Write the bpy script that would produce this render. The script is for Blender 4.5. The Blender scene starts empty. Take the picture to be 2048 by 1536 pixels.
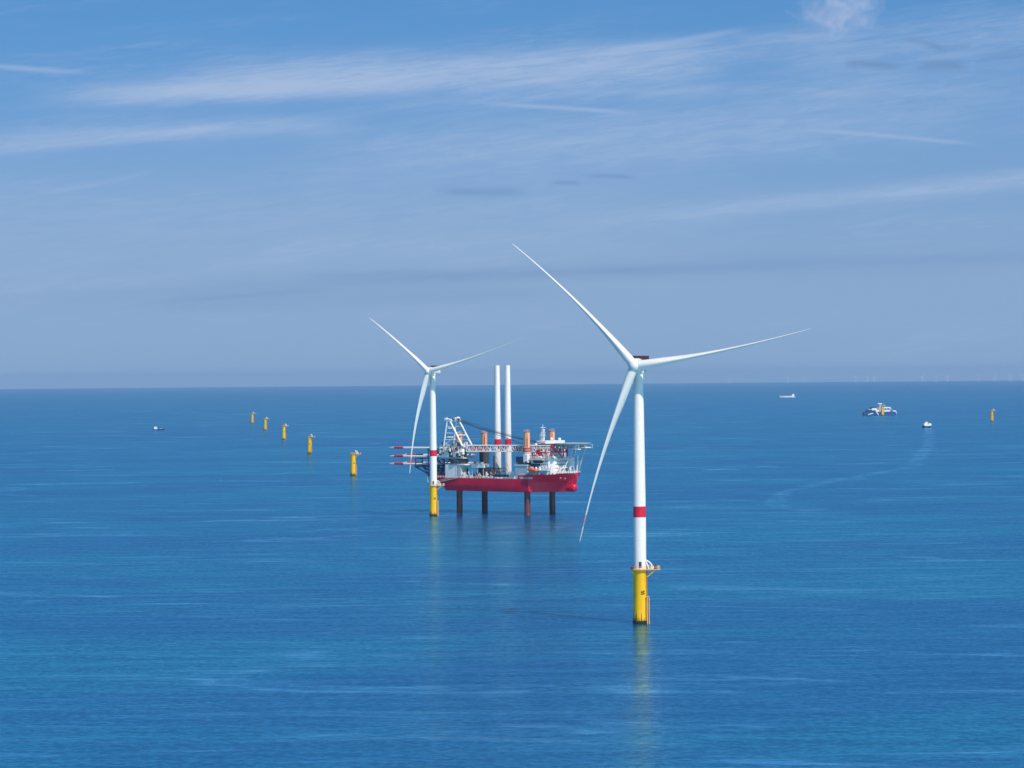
import bpy, bmesh, math, random
from mathutils import Vector, Matrix
random.seed(7)
R_ = math.radians
S = bpy.context.scene
C = S.collection

# ------------------------------------------------------------------ camera, sky, sun, exposure
EARTH = 20e6                       # effective earth radius (m), gives the sea a real horizon
CAM_H = 103.0
cd = bpy.data.cameras.new('camera'); cam = bpy.data.objects.new('camera', cd); C.objects.link(cam)
cd.sensor_width = 36; cd.lens = 36*6000/2048; cd.clip_start = 1; cd.clip_end = 200000
cam.matrix_world = Matrix.Translation((0, 0, CAM_H)) @ Matrix.Rotation(R_(90-0.172), 4, 'X') @ Matrix.Rotation(R_(-0.487), 4, 'Z')
S.camera = cam
S.render.engine = 'CYCLES'
S.view_settings.view_transform = 'Standard'; S.view_settings.look = 'None'
S.view_settings.exposure = 0.0; S.view_settings.gamma = 1
SUN_EL, SUN_AZ = 49.0, 36.0        # azimuth to the right of straight behind the camera
sl = bpy.data.lights.new('sun', 'SUN'); sl.energy = 4.8; sl.angle = R_(0.53); sl.color = (1.0, 0.93, 0.82)
sun = bpy.data.objects.new('sun', sl); C.objects.link(sun)
sdir = Vector((math.cos(R_(SUN_EL))*math.sin(R_(SUN_AZ)), -math.cos(R_(SUN_EL))*math.cos(R_(SUN_AZ)), math.sin(R_(SUN_EL))))
sun.rotation_euler = sdir.to_track_quat('Z', 'Y').to_euler()
sun.location = (0, 0, 900)

class NT:
    """small node-graph helper"""
    def __init__(s, tree): s.t = tree; s.n = tree.nodes; s.l = tree.links
    def new(s, typ, **kw):
        n = s.n.new(typ)
        for k, v in kw.items(): setattr(n, k, v)
        return n
    def put(s, sock, v):
        if isinstance(v, bpy.types.NodeSocket): s.l.new(v, sock)
        elif v is not None: sock.default_value = v
    def m(s, op, a, b=None, c=None, clamp=False):
        n = s.n.new('ShaderNodeMath'); n.operation = op; n.use_clamp = clamp
        s.put(n.inputs[0], a)
        if b is not None: s.put(n.inputs[1], b)
        if c is not None: s.put(n.inputs[2], c)
        return n.outputs[0]
    def sstep(s, x, lo, hi, a=0.0, b=1.0):
        n = s.n.new('ShaderNodeMapRange'); n.interpolation_type = 'SMOOTHSTEP'
        s.put(n.inputs[0], x); s.put(n.inputs[1], lo); s.put(n.inputs[2], hi); s.put(n.inputs[3], a); s.put(n.inputs[4], b)
        return n.outputs[0]
    def xyz(s, x, y, z):
        n = s.n.new('ShaderNodeCombineXYZ'); s.put(n.inputs[0], x); s.put(n.inputs[1], y); s.put(n.inputs[2], z); return n.outputs[0]
    def noise(s, vec, scale, detail=3, rough=.5, dist=0.0):
        n = s.n.new('ShaderNodeTexNoise'); s.put(n.inputs['Vector'], vec)
        n.inputs['Scale'].default_value = scale; n.inputs['Detail'].default_value = detail
        n.inputs['Roughness'].default_value = rough; n.inputs['Distortion'].default_value = dist
        return n.outputs['Fac']
    def mix(s, f, a, b, blend='MIX'):
        n = s.n.new('ShaderNodeMix'); n.data_type = 'RGBA'; n.blend_type = blend
        s.put(n.inputs[0], f); s.put(n.inputs[6], a); s.put(n.inputs[7], b); return n.outputs[2]

W = bpy.data.worlds.new('World'); S.world = W; W.use_nodes = True
g = NT(W.node_tree); g.n.clear()
SKY_STR = 0.15
tc = g.new('ShaderNodeTexCoord'); sp = g.new('ShaderNodeSeparateXYZ'); g.l.new(tc.outputs['Generated'], sp.inputs[0])
dx, dy, dz = sp.outputs
# the clear-sky colour, read a little higher than the view ray: the photo's air is very clear
vz = g.m('MULTIPLY_ADD', g.m('MAXIMUM', dz, 0.0), 1.0, 0.27)
nv = g.new('ShaderNodeVectorMath', operation='NORMALIZE'); g.l.new(g.xyz(dx, dy, vz), nv.inputs[0])
sky = g.new('ShaderNodeTexSky', sky_type='NISHITA'); sky.sun_disc = False
sky.sun_elevation = R_(SUN_EL); sky.sun_rotation = R_(180-SUN_AZ); sky.altitude = 0
sky.air_density = 1.0; sky.dust_density = 0.3; sky.ozone_density = 3.0
g.l.new(nv.outputs[0], sky.inputs['Vector'])
# directions as slopes: U to the right of north, V up, in thousandths
inv = g.m('DIVIDE', 6000.0, g.m('MAXIMUM', dy, 0.02))
U = g.m('MULTIPLY', dx, inv); V = g.m('MULTIPLY', dz, inv)
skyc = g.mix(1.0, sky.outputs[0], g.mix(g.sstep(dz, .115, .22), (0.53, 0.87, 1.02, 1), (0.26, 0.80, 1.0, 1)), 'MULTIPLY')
n1 = g.noise(g.xyz(g.m('MULTIPLY', U, .0018), g.m('MULTIPLY_ADD', V, .014, g.m('MULTIPLY', U, -.0012)), 0.0), 1.0, 6, .6, .3)
n2 = g.noise(g.xyz(g.m('MULTIPLY', U, .006), g.m('MULTIPLY_ADD', V, .05, g.m('MULTIPLY', U, -.005)), 3.0), 1.0, 5, .65, .4)
nn = g.m('MULTIPLY_ADD', g.m('ADD', n1, n2), 1.0, -0.5)          # about 0.5 mean
wob = g.m('MULTIPLY', g.m('SUBTRACT', n1, .5), 50.0)
def cv(x, y):
    dxp, dyp = x-1024, y-768
    return dxp - dyp*.0085, -(dyp + dxp*.0085) + -18+36-36+0 - 0
def streak(x0, x1, y0, ym, y1, sig, amp, fade=.3, wobble=1.0, sharp=None):
    (u0, v0), (um, vm), (u1, v1) = [(x-1024, (750-y) - (x-1024)*.0085) for x, y in ((x0, y0), ((x0+x1)/2, ym), (x1, y1))]
    a = (v0 - 2*vm + v1)*2; b = -3*v0 + 4*vm - v1                 # parabola in t = 0..1
    t = g.m('DIVIDE', g.m('SUBTRACT', U, u0), u1-u0)
    vc = g.m('MULTIPLY_ADD', g.m('MULTIPLY_ADD', t, a, b), t, v0)
    d = g.m('SUBTRACT', V, vc)
    if wobble: d = g.m('ADD', d, g.m('MULTIPLY', wob, wobble))
    d = g.m('DIVIDE', d, sig)
    e = g.m('EXPONENT', g.m('MULTIPLY', g.m('MULTIPLY', d, d), -.5))
    e = g.m('MULTIPLY', e, g.m('MULTIPLY', g.sstep(t, 0.0, fade), g.sstep(t, 1-fade, 1.0, 1.0, 0.0)))
    return g.m('MULTIPLY', e, amp)
cir = None
for s_ in [(20, 1150, 200, 172, 145, 15, .80), (250, 1600, 160, 142, 112, 24, .55), (950, 1800, 130, 95, 55, 13, .22),
           (-200, 800, 296, 268, 238, 14, .40), (600, 1350, 232, 200, 172, 9, .14), (500, 2300, 345, 262, 175, 42, .26),
           (1050, 2500, 452, 388, 300, 12, .34), (1450, 2300, 130, 95, 40, 38, .26), (-600, 1700, 420, 480, 440, 90, .14),
           (1000, 2200, 190, 180, 160, 14, .10)]:
    k = streak(*s_, wobble=.45)
    cir = k if cir is None else g.m('ADD', cir, k)
n4 = g.noise(g.xyz(g.m('MULTIPLY', U, .010), g.m('MULTIPLY_ADD', V, .11, g.m('MULTIPLY', U, -.0125)), 8.0), 1.0, 5, .7, .8)
cir = g.m('MULTIPLY', cir, g.m('ADD', g.m('MULTIPLY_ADD', nn, 2.2, -.05), g.m('MULTIPLY', g.sstep(n4, .35, .70), 1.1)))
for s_ in [(955, 1300, 207, 216, 228, 2.8, .55), (1570, 1990, 257, 272, 293, 2.8, .45), (-150, 210, 122, 135, 148, 3.6, .5), (1160, 1520, 112, 86, 54, 4, .45), (870, 1200, 198, 167, 148, 4.5, .45), (1240, 1480, 188, 182, 170, 6, .3), (60, 340, 388, 368, 335, 3, .18), (150, 900, 196, 177, 168, 6, .5), (200, 480, 274, 264, 251, 4, .45)]:
    cir = g.m('ADD', cir, streak(*s_, wobble=.03))
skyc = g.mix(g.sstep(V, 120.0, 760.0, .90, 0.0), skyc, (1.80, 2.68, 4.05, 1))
cir = g.m('ADD', cir, g.m('MULTIPLY', g.m('MULTIPLY', g.sstep(n1, .46, .70), g.sstep(n4, .35, .7)), .22))
cirm = g.m('SUBTRACT', 1.0, g.m('EXPONENT', g.m('MULTIPLY', cir, -1.15)))
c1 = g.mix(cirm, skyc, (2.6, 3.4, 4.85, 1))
# a torn little cumulus near the top
pu = g.m('DIVIDE', g.m('SUBTRACT', U, 1690-1024.0), 88.0); pv = g.m('DIVIDE', g.m('SUBTRACT', V, 750-24-6.0), 46.0)
pr = g.m('SQRT', g.m('ADD', g.m('MULTIPLY', pu, pu), g.m('MULTIPLY', pv, pv)))
np_ = g.noise(g.xyz(g.m('MULTIPLY', U, .022), g.m('MULTIPLY', V, .030), 5.0), 1.0, 6, .62, .5)
puff = g.sstep(g.m('SUBTRACT', g.m('MULTIPLY', np_, 1.5), pr), -.45, .65)
nsh = g.noise(g.xyz(g.m('MULTIPLY', U, .022), g.m('MULTIPLY_ADD', V, .030, .16), 5.0), 1.0, 4, .6, .5)
puffc = g.mix(g.sstep(nsh, .38, .62), (1.9, 2.75, 4.5, 1), (2.5, 3.25, 4.9, 1))
c2 = g.mix(g.m('MULTIPLY', puff, .95), c1, puffc)
# thin grey-violet scraps
dk = None
for s_ in [(860, 1075, 381, 385, 382, 6, .55), (1095, 1175, 367, 366, 367, 3, .5), (1160, 1290, 353, 353, 357, 3, .5),
           (1690, 1820, 124, 130, 136, 5, .8), (1830, 1950, 136, 130, 137, 7, .8), (1690, 1725, 127, 130, 134, 6, .4), (1950, 2080, 125, 112, 108, 6, .5), (1800, 1905, 78, 86, 108, 5, .5), (1860, 1960, 92, 96, 92, 5, .4),
           (-500, 2600, 650, 545, 520, 18, .17), (200, 2600, 590, 535, 500, 9, .22), (100, 1300, 640, 600, 590, 14, .2), (500, 1700, 560, 545, 540, 7, .12), (250, 700, 610, 592, 578, 4, .25), (560, 900, 552, 547, 540, 4, .15)]:
    k = streak(*s_, wobble=.12); dk = k if dk is None else g.m('ADD', dk, k)
dk = g.m('MULTIPLY', dk, g.m('MULTIPLY_ADD', n2, 1.4, .3), clamp=True)
c3 = g.mix(dk, c2, (1.1, 1.95, 3.55, 1))
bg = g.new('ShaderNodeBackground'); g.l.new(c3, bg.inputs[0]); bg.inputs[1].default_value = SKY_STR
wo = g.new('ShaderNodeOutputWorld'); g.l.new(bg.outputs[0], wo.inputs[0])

# ------------------------------------------------------------------ materials
def paint(name, col, rough=.45, var=.08, scale=.6, metal=0.0, dirt=None, dirtamt=0.0):
    m = bpy.data.materials.new(name); m.use_nodes = True; t = NT(m.node_tree); t.n.clear()
    b = t.new('ShaderNodeBsdfPrincipled'); o = t.new('ShaderNodeOutputMaterial'); t.l.new(b.outputs[0], o.inputs[0])
    co = t.new('ShaderNodeTexCoord').outputs['Object']
    n = t.noise(co, scale, 5, .6)
    c = t.mix(t.sstep(n, .3, .7), tuple(x*(1-var) for x in col)+(1,), tuple(min(1, x*(1+var)) for x in col)+(1,))
    if dirt:
        mp = t.new('ShaderNodeMapping'); mp.inputs['Scale'].default_value = (1.3, 1.3, .12); t.l.new(co, mp.inputs[0])
        k = t.noise(mp.outputs[0], 1.0, 6, .65)
        c = t.mix(t.m('MULTIPLY', t.sstep(k, .5, .72), dirtamt), c, dirt+(1,))
    b.inputs['Specular IOR Level'].default_value = .3
    t.l.new(c, b.inputs['Base Color']); b.inputs['Roughness'].default_value = rough; b.inputs['Metallic'].default_value = metal
    return m
M = {}
M['white'] = paint('tower_white', (.80, .72, .66), .4, .02, .1, dirt=(.55, .50, .45), dirtamt=.35)
M['blade'] = paint('blade_white', (.72, .665, .62), .35, .04, .05)
M['red'] = paint('band_red', (.62, .012, .04), .4, .05)
M['yellow'] = paint('foundation_yellow', (.97, .475, .0), .45, .04, .4, dirt=(.42, .17, .03), dirtamt=.5)
M['growth'] = paint('marine_growth', (.025, .03, .022), .8, .4, 1.5)
M['orange'] = paint('rail_orange', (.72, .36, .12), .5, .1)
M['grey'] = paint('grey_steel', (.44, .45, .46), .5, .15, .8)
M['dgrey'] = paint('dark_steel', (.05, .055, .065), .5, .3, .8)
M['shipwhite'] = paint('ship_white', (.80, .76, .71), .45, .05, .3, dirt=(.45, .40, .34), dirtamt=.4)
M['hull'] = paint('hull_red', (.62, .0012, .036), .38, .10, .08, dirt=(.24, .008, .035), dirtamt=.6)
M['leg'] = paint('leg_rust_shade', (.13, .032, .035), .6, .25, .25, dirt=(.04, .012, .025), dirtamt=.7)  # rust colour darkened to paint in the hull's shade on the lower legs
M['legtop'] = paint('leg_orange', (.88, .36, .18), .55, .12, .3, dirt=(.5, .2, .1), dirtamt=.5)
M['navy'] = paint('navy_steel', (.012, .035, .11), .5, .3, .5)
M['glass'] = paint('dark_glass', (.02, .03, .045), .1, .2)
M['brown'] = paint('rust_brown', (.22, .09, .06), .7, .35, .7)
M['shipblue'] = paint('ship_blue', (.012, .07, .21), .5, .2, .2)
M['pink'] = paint('faded_red', (.62, .16, .15), .55, .2, .6)
M['deck'] = paint('deck_grey_green', (.16, .22, .22), .7, .2, .3)
M['bluegrey'] = paint('blue_grey', (.34, .45, .52), .5, .12, .3)
M['lifeboat'] = paint('lifeboat_orange', (.65, .10, .03), .4, .1)
M['tipband'] = paint('tip_band', (.60, .26, .28), .5, .1)
M['palepink'] = paint('pale_pink', (.70, .56, .60), .5, .1)
M['hoist'] = paint('hoist_brown', (.075, .035, .04), .6, .25)
M['black'] = paint('cable_black', (.02, .03, .06), .5, .2)
M['teal'] = paint('helideck_teal', (.30, .42, .42), .6, .15)

# ------------------------------------------------------------------ mesh helpers
class MB:
    def __init__(s): s.bm = bmesh.new(); s.mats = []; s.cur = 0
    def mat(s, name):
        if name not in s.mats: s.mats.append(name)
        s.cur = s.mats.index(name); return s
    def _tag(s, f0):
        s.bm.faces.ensure_lookup_table()
        for f in s.bm.faces[f0:]: f.material_index = s.cur
    def poly(s, vs, faces):
        f0 = len(s.bm.faces); b = [s.bm.verts.new(v) for v in vs]
        for f in faces:
            try: s.bm.faces.new([b[i] for i in f])
            except ValueError: pass
        s._tag(f0); return s
    def box(s, x0, x1, y0, y1, z0, z1, bev=0.0):
        f0 = len(s.bm.faces)
        vs = [(x, y, z) for x in (x0, x1) for y in (y0, y1) for z in (z0, z1)]
        return s.poly(vs, [(0, 1, 3, 2), (4, 6, 7, 5), (0, 4, 5, 1), (2, 3, 7, 6), (0, 2, 6, 4), (1, 5, 7, 3)])
    def prism(s, pts, z0, z1):
        n = len(pts); vs = [(x, y, z0) for x, y in pts]+[(x, y, z1) for x, y in pts]
        return s.poly(vs, [tuple(range(n))[::-1], tuple(range(n, 2*n))]+[(i, (i+1) % n, n+(i+1) % n, n+i) for i in range(n)])
    def tube(s, a, b, r0, r1=None, n=8, cap=True):
        r1 = r0 if r1 is None else r1
        a, b = Vector(a), Vector(b); d = (b-a).normalized()
        q = d.to_track_quat('Z', 'Y'); ex, ey = q @ Vector((1, 0, 0)), q @ Vector((0, 1, 0))
        vs = []
        for p, r in ((a, r0), (b, r1)):
            for i in range(n):
                t = 2*math.pi*i/n; vs.append(p+ex*(r*math.cos(t))+ey*(r*math.sin(t)))
        fs = [(i, (i+1) % n, n+(i+1) % n, n+i) for i in range(n)]
        if cap: fs += [tuple(range(n))[::-1], tuple(range(n, 2*n))]
        return s.poly(vs, fs)
    def rings(s, rings, cap=True, matf=None):
        """rings: list of lists of equal length"""
        f0 = len(s.bm.faces); n = len(rings[0])
        b = [[s.bm.verts.new(v) for v in r] for r in rings]
        for k in range(len(b)-1):
            for i in range(n):
                f = s.bm.faces.new((b[k][i], b[k][(i+1) % n], b[k+1][(i+1) % n], b[k+1][i]))
                f.material_index = matf(k) if matf else s.cur
        if cap:
            for r, rev in ((b[0], True), (b[-1], False)):
                f = s.bm.faces.new(r[::-1] if rev else r); f.material_index = matf(0 if rev else len(b)-2) if matf else s.cur
        return s
    def lathe(s, prof, n=32, cx=0, cy=0, matf=None, cap=True):
        return s.rings([[(cx+r*math.cos(2*math.pi*i/n), cy+r*math.sin(2*math.pi*i/n), z) for i in range(n)] for r, z in prof], cap, matf)
    def ball(s, c, rx, ry, rz, n=16, m=10):
        f0 = len(s.bm.faces); rr = []
        for j in range(1, m):
            t = math.pi*j/m
            rr.append([(c[0]+rx*math.sin(t)*math.cos(2*math.pi*i/n), c[1]+ry*math.sin(t)*math.sin(2*math.pi*i/n), c[2]-rz*math.cos(t)) for i in range(n)])
        return s.rings(rr)
    def path(s, pts, r, n=6):
        for a, b in zip(pts[:-1], pts[1:]): s.tube(a, b, r, n=n)
        return s
    def truss(s, a, b, w, h, bays, r=.22, rd=.14, upv=(0, 0, 1)):
        a, b = Vector(a), Vector(b); d = (b-a).normalized(); up = Vector(upv); sd = d.cross(up).normalized(); up = sd.cross(d)
        cs = [(-w/2, -h/2), (w/2, -h/2), (w/2, h/2), (-w/2, h/2)]
        P = lambda t, k: a+(b-a)*t+sd*cs[k][0]+up*cs[k][1]
        for k in range(4): s.tube(P(0, k), P(1, k), r, n=6)
        for i in range(bays+1):
            t = i/bays
            for k in range(4):
                s.tube(P(t, k), P(t, (k+1) % 4), rd, n=5)
                if i < bays:
                    j = (k+1) % 4
                    if i % 2: s.tube(P(t, k), P((i+1)/bays, j), rd, n=5)
                    else: s.tube(P(t, j), P((i+1)/bays, k), rd, n=5)
        return s
    def rail(s, pts, h=1.1, post=2.0, r=.05, closed=False):
        P = [Vector(p) for p in pts]
        if closed: P.append(P[0])
        for a, b in zip(P[:-1], P[1:]):
            for k in (.5, 1.0): s.tube(a+Vector((0, 0, h*k)), b+Vector((0, 0, h*k)), r, n=4)
            L = (b-a).length; n = max(1, int(L/post))
            for i in range(n+1): p = a.lerp(b, i/n); s.tube(p, p+Vector((0, 0, h)), r, n=4)
        return s
    def build(s, name, parent=None, mat=None, smooth=None, recalc=True):
        if recalc: bmesh.ops.recalc_face_normals(s.bm, faces=s.bm.faces[:])
        me = bpy.data.meshes.new(name); s.bm.to_mesh(me); s.bm.free()
        for k in (s.mats or [mat]): me.materials.append(M[k] if isinstance(k, str) else k)
        if smooth is not None:
            me.polygons.foreach_set('use_smooth', [True]*len(me.polygons))
            me.set_sharp_from_angle(angle=R_(smooth))
        o = bpy.data.objects.new(name, me); C.objects.link(o)
        if parent: o.parent = parent
        return o
def tag(o, label=None, cat=None, group=None, kind=None):
    if label: o['label'] = label
    if cat: o['category'] = cat
    if group: o['group'] = group
    if kind: o['kind'] = kind
    return o
def empty(name, loc, rz=0.0):
    o = bpy.data.objects.new(name, None); C.objects.link(o); o.location = loc; o.rotation_euler = (0, 0, rz); return o
def copy_tree(o, parent=None):
    c = o.copy(); C.objects.link(c)
    if parent: c.parent = parent
    for ch in list(o.children): copy_tree(ch, c)
    return c
def seaz(x, y): return -(x*x+y*y)/2/EARTH

# ------------------------------------------------------------------ the sea
def water_material(name):
    m = bpy.data.materials.new(name); m.use_nodes = True; t = NT(m.node_tree); t.n.clear()
    geo = t.new('ShaderNodeNewGeometry'); s = t.new('ShaderNodeSeparateXYZ'); t.l.new(geo.outputs['Position'], s.inputs[0])
    X, Y, Z = s.outputs
    # wave relief, three sizes; crests run roughly across the view
    w1 = t.noise(t.xyz(t.m('MULTIPLY', X, 1/38), t.m('MULTIPLY', Y, 1/17), 0.0), 1.0, 3, .55, .4)
    w2 = t.noise(t.xyz(t.m('MULTIPLY', X, 1/6.5), t.m('MULTIPLY', Y, 1/4.5), 4.0), 1.0, 4, .6, .3)
    w3 = t.noise(t.xyz(t.m('MULTIPLY', X, 1/2.0), t.m('MULTIPLY', Y, 1/1.2), 9.0), 1.0, 2, .6)
    # wind patches and slicks: long bands of calmer or rougher water
    a1 = t.noise(t.xyz(t.m('MULTIPLY', X, 1/420), t.m('MULTIPLY_ADD', Y, 1/150, t.m('MULTIPLY', X, -1/900)), 2.0), 1.0, 9, .58, .5)
    a2 = t.noise(t.xyz(t.m('MULTIPLY', X, 1/150), t.m('MULTIPLY_ADD', Y, 1/60, t.m('MULTIPLY', X, .0015)), 7.0), 1.0, 10, .66, .8)
    a3 = t.noise(t.xyz(t.m('MULTIPLY', X, 1/60), t.m('MULTIPLY', Y, 1/14), 11.0), 1.0, 6, .65, .3)
    calm = t.sstep(a2, .55, .66)
    calm2 = t.m('MULTIPLY', t.sstep(a3, .57, .72), t.sstep(a1, .40, .60))
    big = t.sstep(a1, .40, .60)
    h = t.m('ADD', t.m('MULTIPLY', w1, .7), t.m('ADD', t.m('MULTIPLY', w2, .60), t.m('MULTIPLY', w3, .10)))
    bp = t.new('ShaderNodeBump'); bp.inputs['Distance'].default_value = 1.0; t.l.new(h, bp.inputs['Height'])
    t.put(bp.inputs['Strength'], t.m('MULTIPLY_ADD', calm, -.4, 1.0))
    df = t.new('ShaderNodeBsdfDiffuse'); t.l.new(bp.outputs[0], df.inputs['Normal'])
    # the diffuse colour drifts between green-blue and ink-blue in broad patches
    col = t.mix(big, (.0002, .068, .195, 1), (.0002, .150, .240, 1))
    w4 = t.noise(t.xyz(t.m('MULTIPLY', X, 1/2.6), t.m('MULTIPLY', Y, 1/3.4), 14.0), 1.0, 5, .65, .2)
    fine = t.sstep(t.m('ADD', t.m('ADD', t.m('MULTIPLY', w2, .25), t.m('MULTIPLY', w4, .45)), t.m('MULTIPLY', a3, .3)), .42, .58)
    a5 = t.noise(t.xyz(t.m('MULTIPLY', X, 1/18), t.m('MULTIPLY', Y, 1/5), 17.0), 1.0, 6, .68, .4)
    glint = t.m('MULTIPLY', t.sstep(a5, .58, .68), t.sstep(w4, .40, .62))
    t.put(df.inputs['Color'], t.mix(fine, t.mix(.8, col, (.0002, .038, .135, 1)), col))  # ripple light and dark painted into the diffuse colour
    gl = t.new('ShaderNodeBsdfGlossy'); t.l.new(bp.outputs[0], gl.inputs['Normal'])
    gl.inputs['Color'].default_value = (.44, .85, 1, 1)
    t.put(gl.inputs['Roughness'], t.m('MULTIPLY_ADD', calm, -.08, .175))
    fac = t.m('MULTIPLY_ADD', calm, .20, .48)
    rn = t.noise(t.xyz(t.m('MULTIPLY', X, 1/620), t.m('MULTIPLY_ADD', Y, 1/420, t.m('MULTIPLY', X, 1/2200)), 21.0), 1.0, 5, .52, 1.2)
    ridge = t.sstep(t.m('ABSOLUTE', t.m('SUBTRACT', rn, .5)), .002, .016, 1.0, 0.0)
    ridge = t.m('MULTIPLY', ridge, t.m('MULTIPLY', t.sstep(a2, .42, .58), t.sstep(a3, .35, .6)))
    fac = t.m('ADD', fac, t.m('MULTIPLY', ridge, .34))
    fac = t.m('ADD', fac, t.m('MULTIPLY', glint, .22))
    fac = t.m('ADD', fac, t.m('MULTIPLY', calm2, .22))
    fac = t.m('ADD', fac, t.m('MULTIPLY', t.m('SUBTRACT', fine, .5), .20))
    mx = t.new('ShaderNodeMixShader'); o = t.new('ShaderNodeOutputMaterial')
    # the crew boat's wandering wake: a calmer track on the water from the boat back towards the camera
    fc = t.new('ShaderNodeFloatCurve'); t.put(fc.inputs['Value'], t.m('DIVIDE', t.m('SUBTRACT', Y, 2200.0), 3400.0))
    pts = [(2200, 172), (2222, 200), (2236, 222), (2262, 206), (2357, 205), (2451, 215), (2551, 231), (2670, 255), (2786, 285), (2939, 330), (3078, 377), (3281, 439), (3408, 457), (3670, 498), (4028, 555), (4370, 607), (4892, 678), (5380, 748), (5600, 770)]
    cu = fc.mapping.curves[0]
    cu.points[0].location = (0, pts[0][1]/800); cu.points[1].location = (1, pts[-1][1]/800)
    for y_, x_ in pts[1:-1]: cu.points.new((y_-2200)/3400, x_/800)
    fc.mapping.update()
    kk = t.noise(t.xyz(t.m('MULTIPLY', X, 1/30), t.m('MULTIPLY', Y, 1/60), 1.0), 1.0, 6, .7, .8)
    wd = t.m('MULTIPLY_ADD', kk, 26.0, -2.0)
    off = t.m('ADD', t.m('SUBTRACT', X, t.m('MULTIPLY', fc.outputs[0], 800.0)), t.m('MULTIPLY', t.m('SUBTRACT', w1, .5), 22.0))
    tr = t.m('SUBTRACT', 1.0, t.m('DIVIDE', t.m('ABSOLUTE', off), wd))
    tr = t.m('MULTIPLY', t.sstep(tr, 0.0, .6), t.m('MULTIPLY', t.sstep(Y, 2205.0, 2225.0), t.sstep(Y, 5480.0, 5540.0, 1.0, 0.0)))
    tr = t.m('MULTIPLY', tr, t.m('MULTIPLY', t.sstep(kk, .36, .56), t.sstep(a3, .3, .5, .4, 1.0)))
    fac = t.m('ADD', fac, t.m('MULTIPLY', tr, .26))
    t.put(mx.inputs[0], fac); t.l.new(df.outputs[0], mx.inputs[1]); t.l.new(gl.outputs[0], mx.inputs[2])
    t.l.new(mx.outputs[0], o.inputs[0])
    return m
M['water'] = water_material('sea_water')
bm = bmesh.new(); NS = 360
radii = [40*(66000/40)**(i/110) for i in range(111)]
prev = None; c0 = bm.verts.new((0, 0, 0))
for r in radii:
    ring = [bm.verts.new((r*math.cos(2*math.pi*i/NS), r*math.sin(2*math.pi*i/NS), -r*r/2/EARTH)) for i in range(NS)]
    for i in range(NS):
        j = (i+1) % NS
        if prev: bm.faces.new((prev[i], ring[i], ring[j], prev[j]))
        else: bm.faces.new((c0, ring[i], ring[j]))
    prev = ring
me = bpy.data.meshes.new('sea'); bm.to_mesh(me); bm.free(); me.materials.append(M['water'])
me.polygons.foreach_set('use_smooth', [True]*len(me.polygons))
sea = bpy.data.objects.new('sea', me); C.objects.link(sea); tag(sea, kind='structure')

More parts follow.
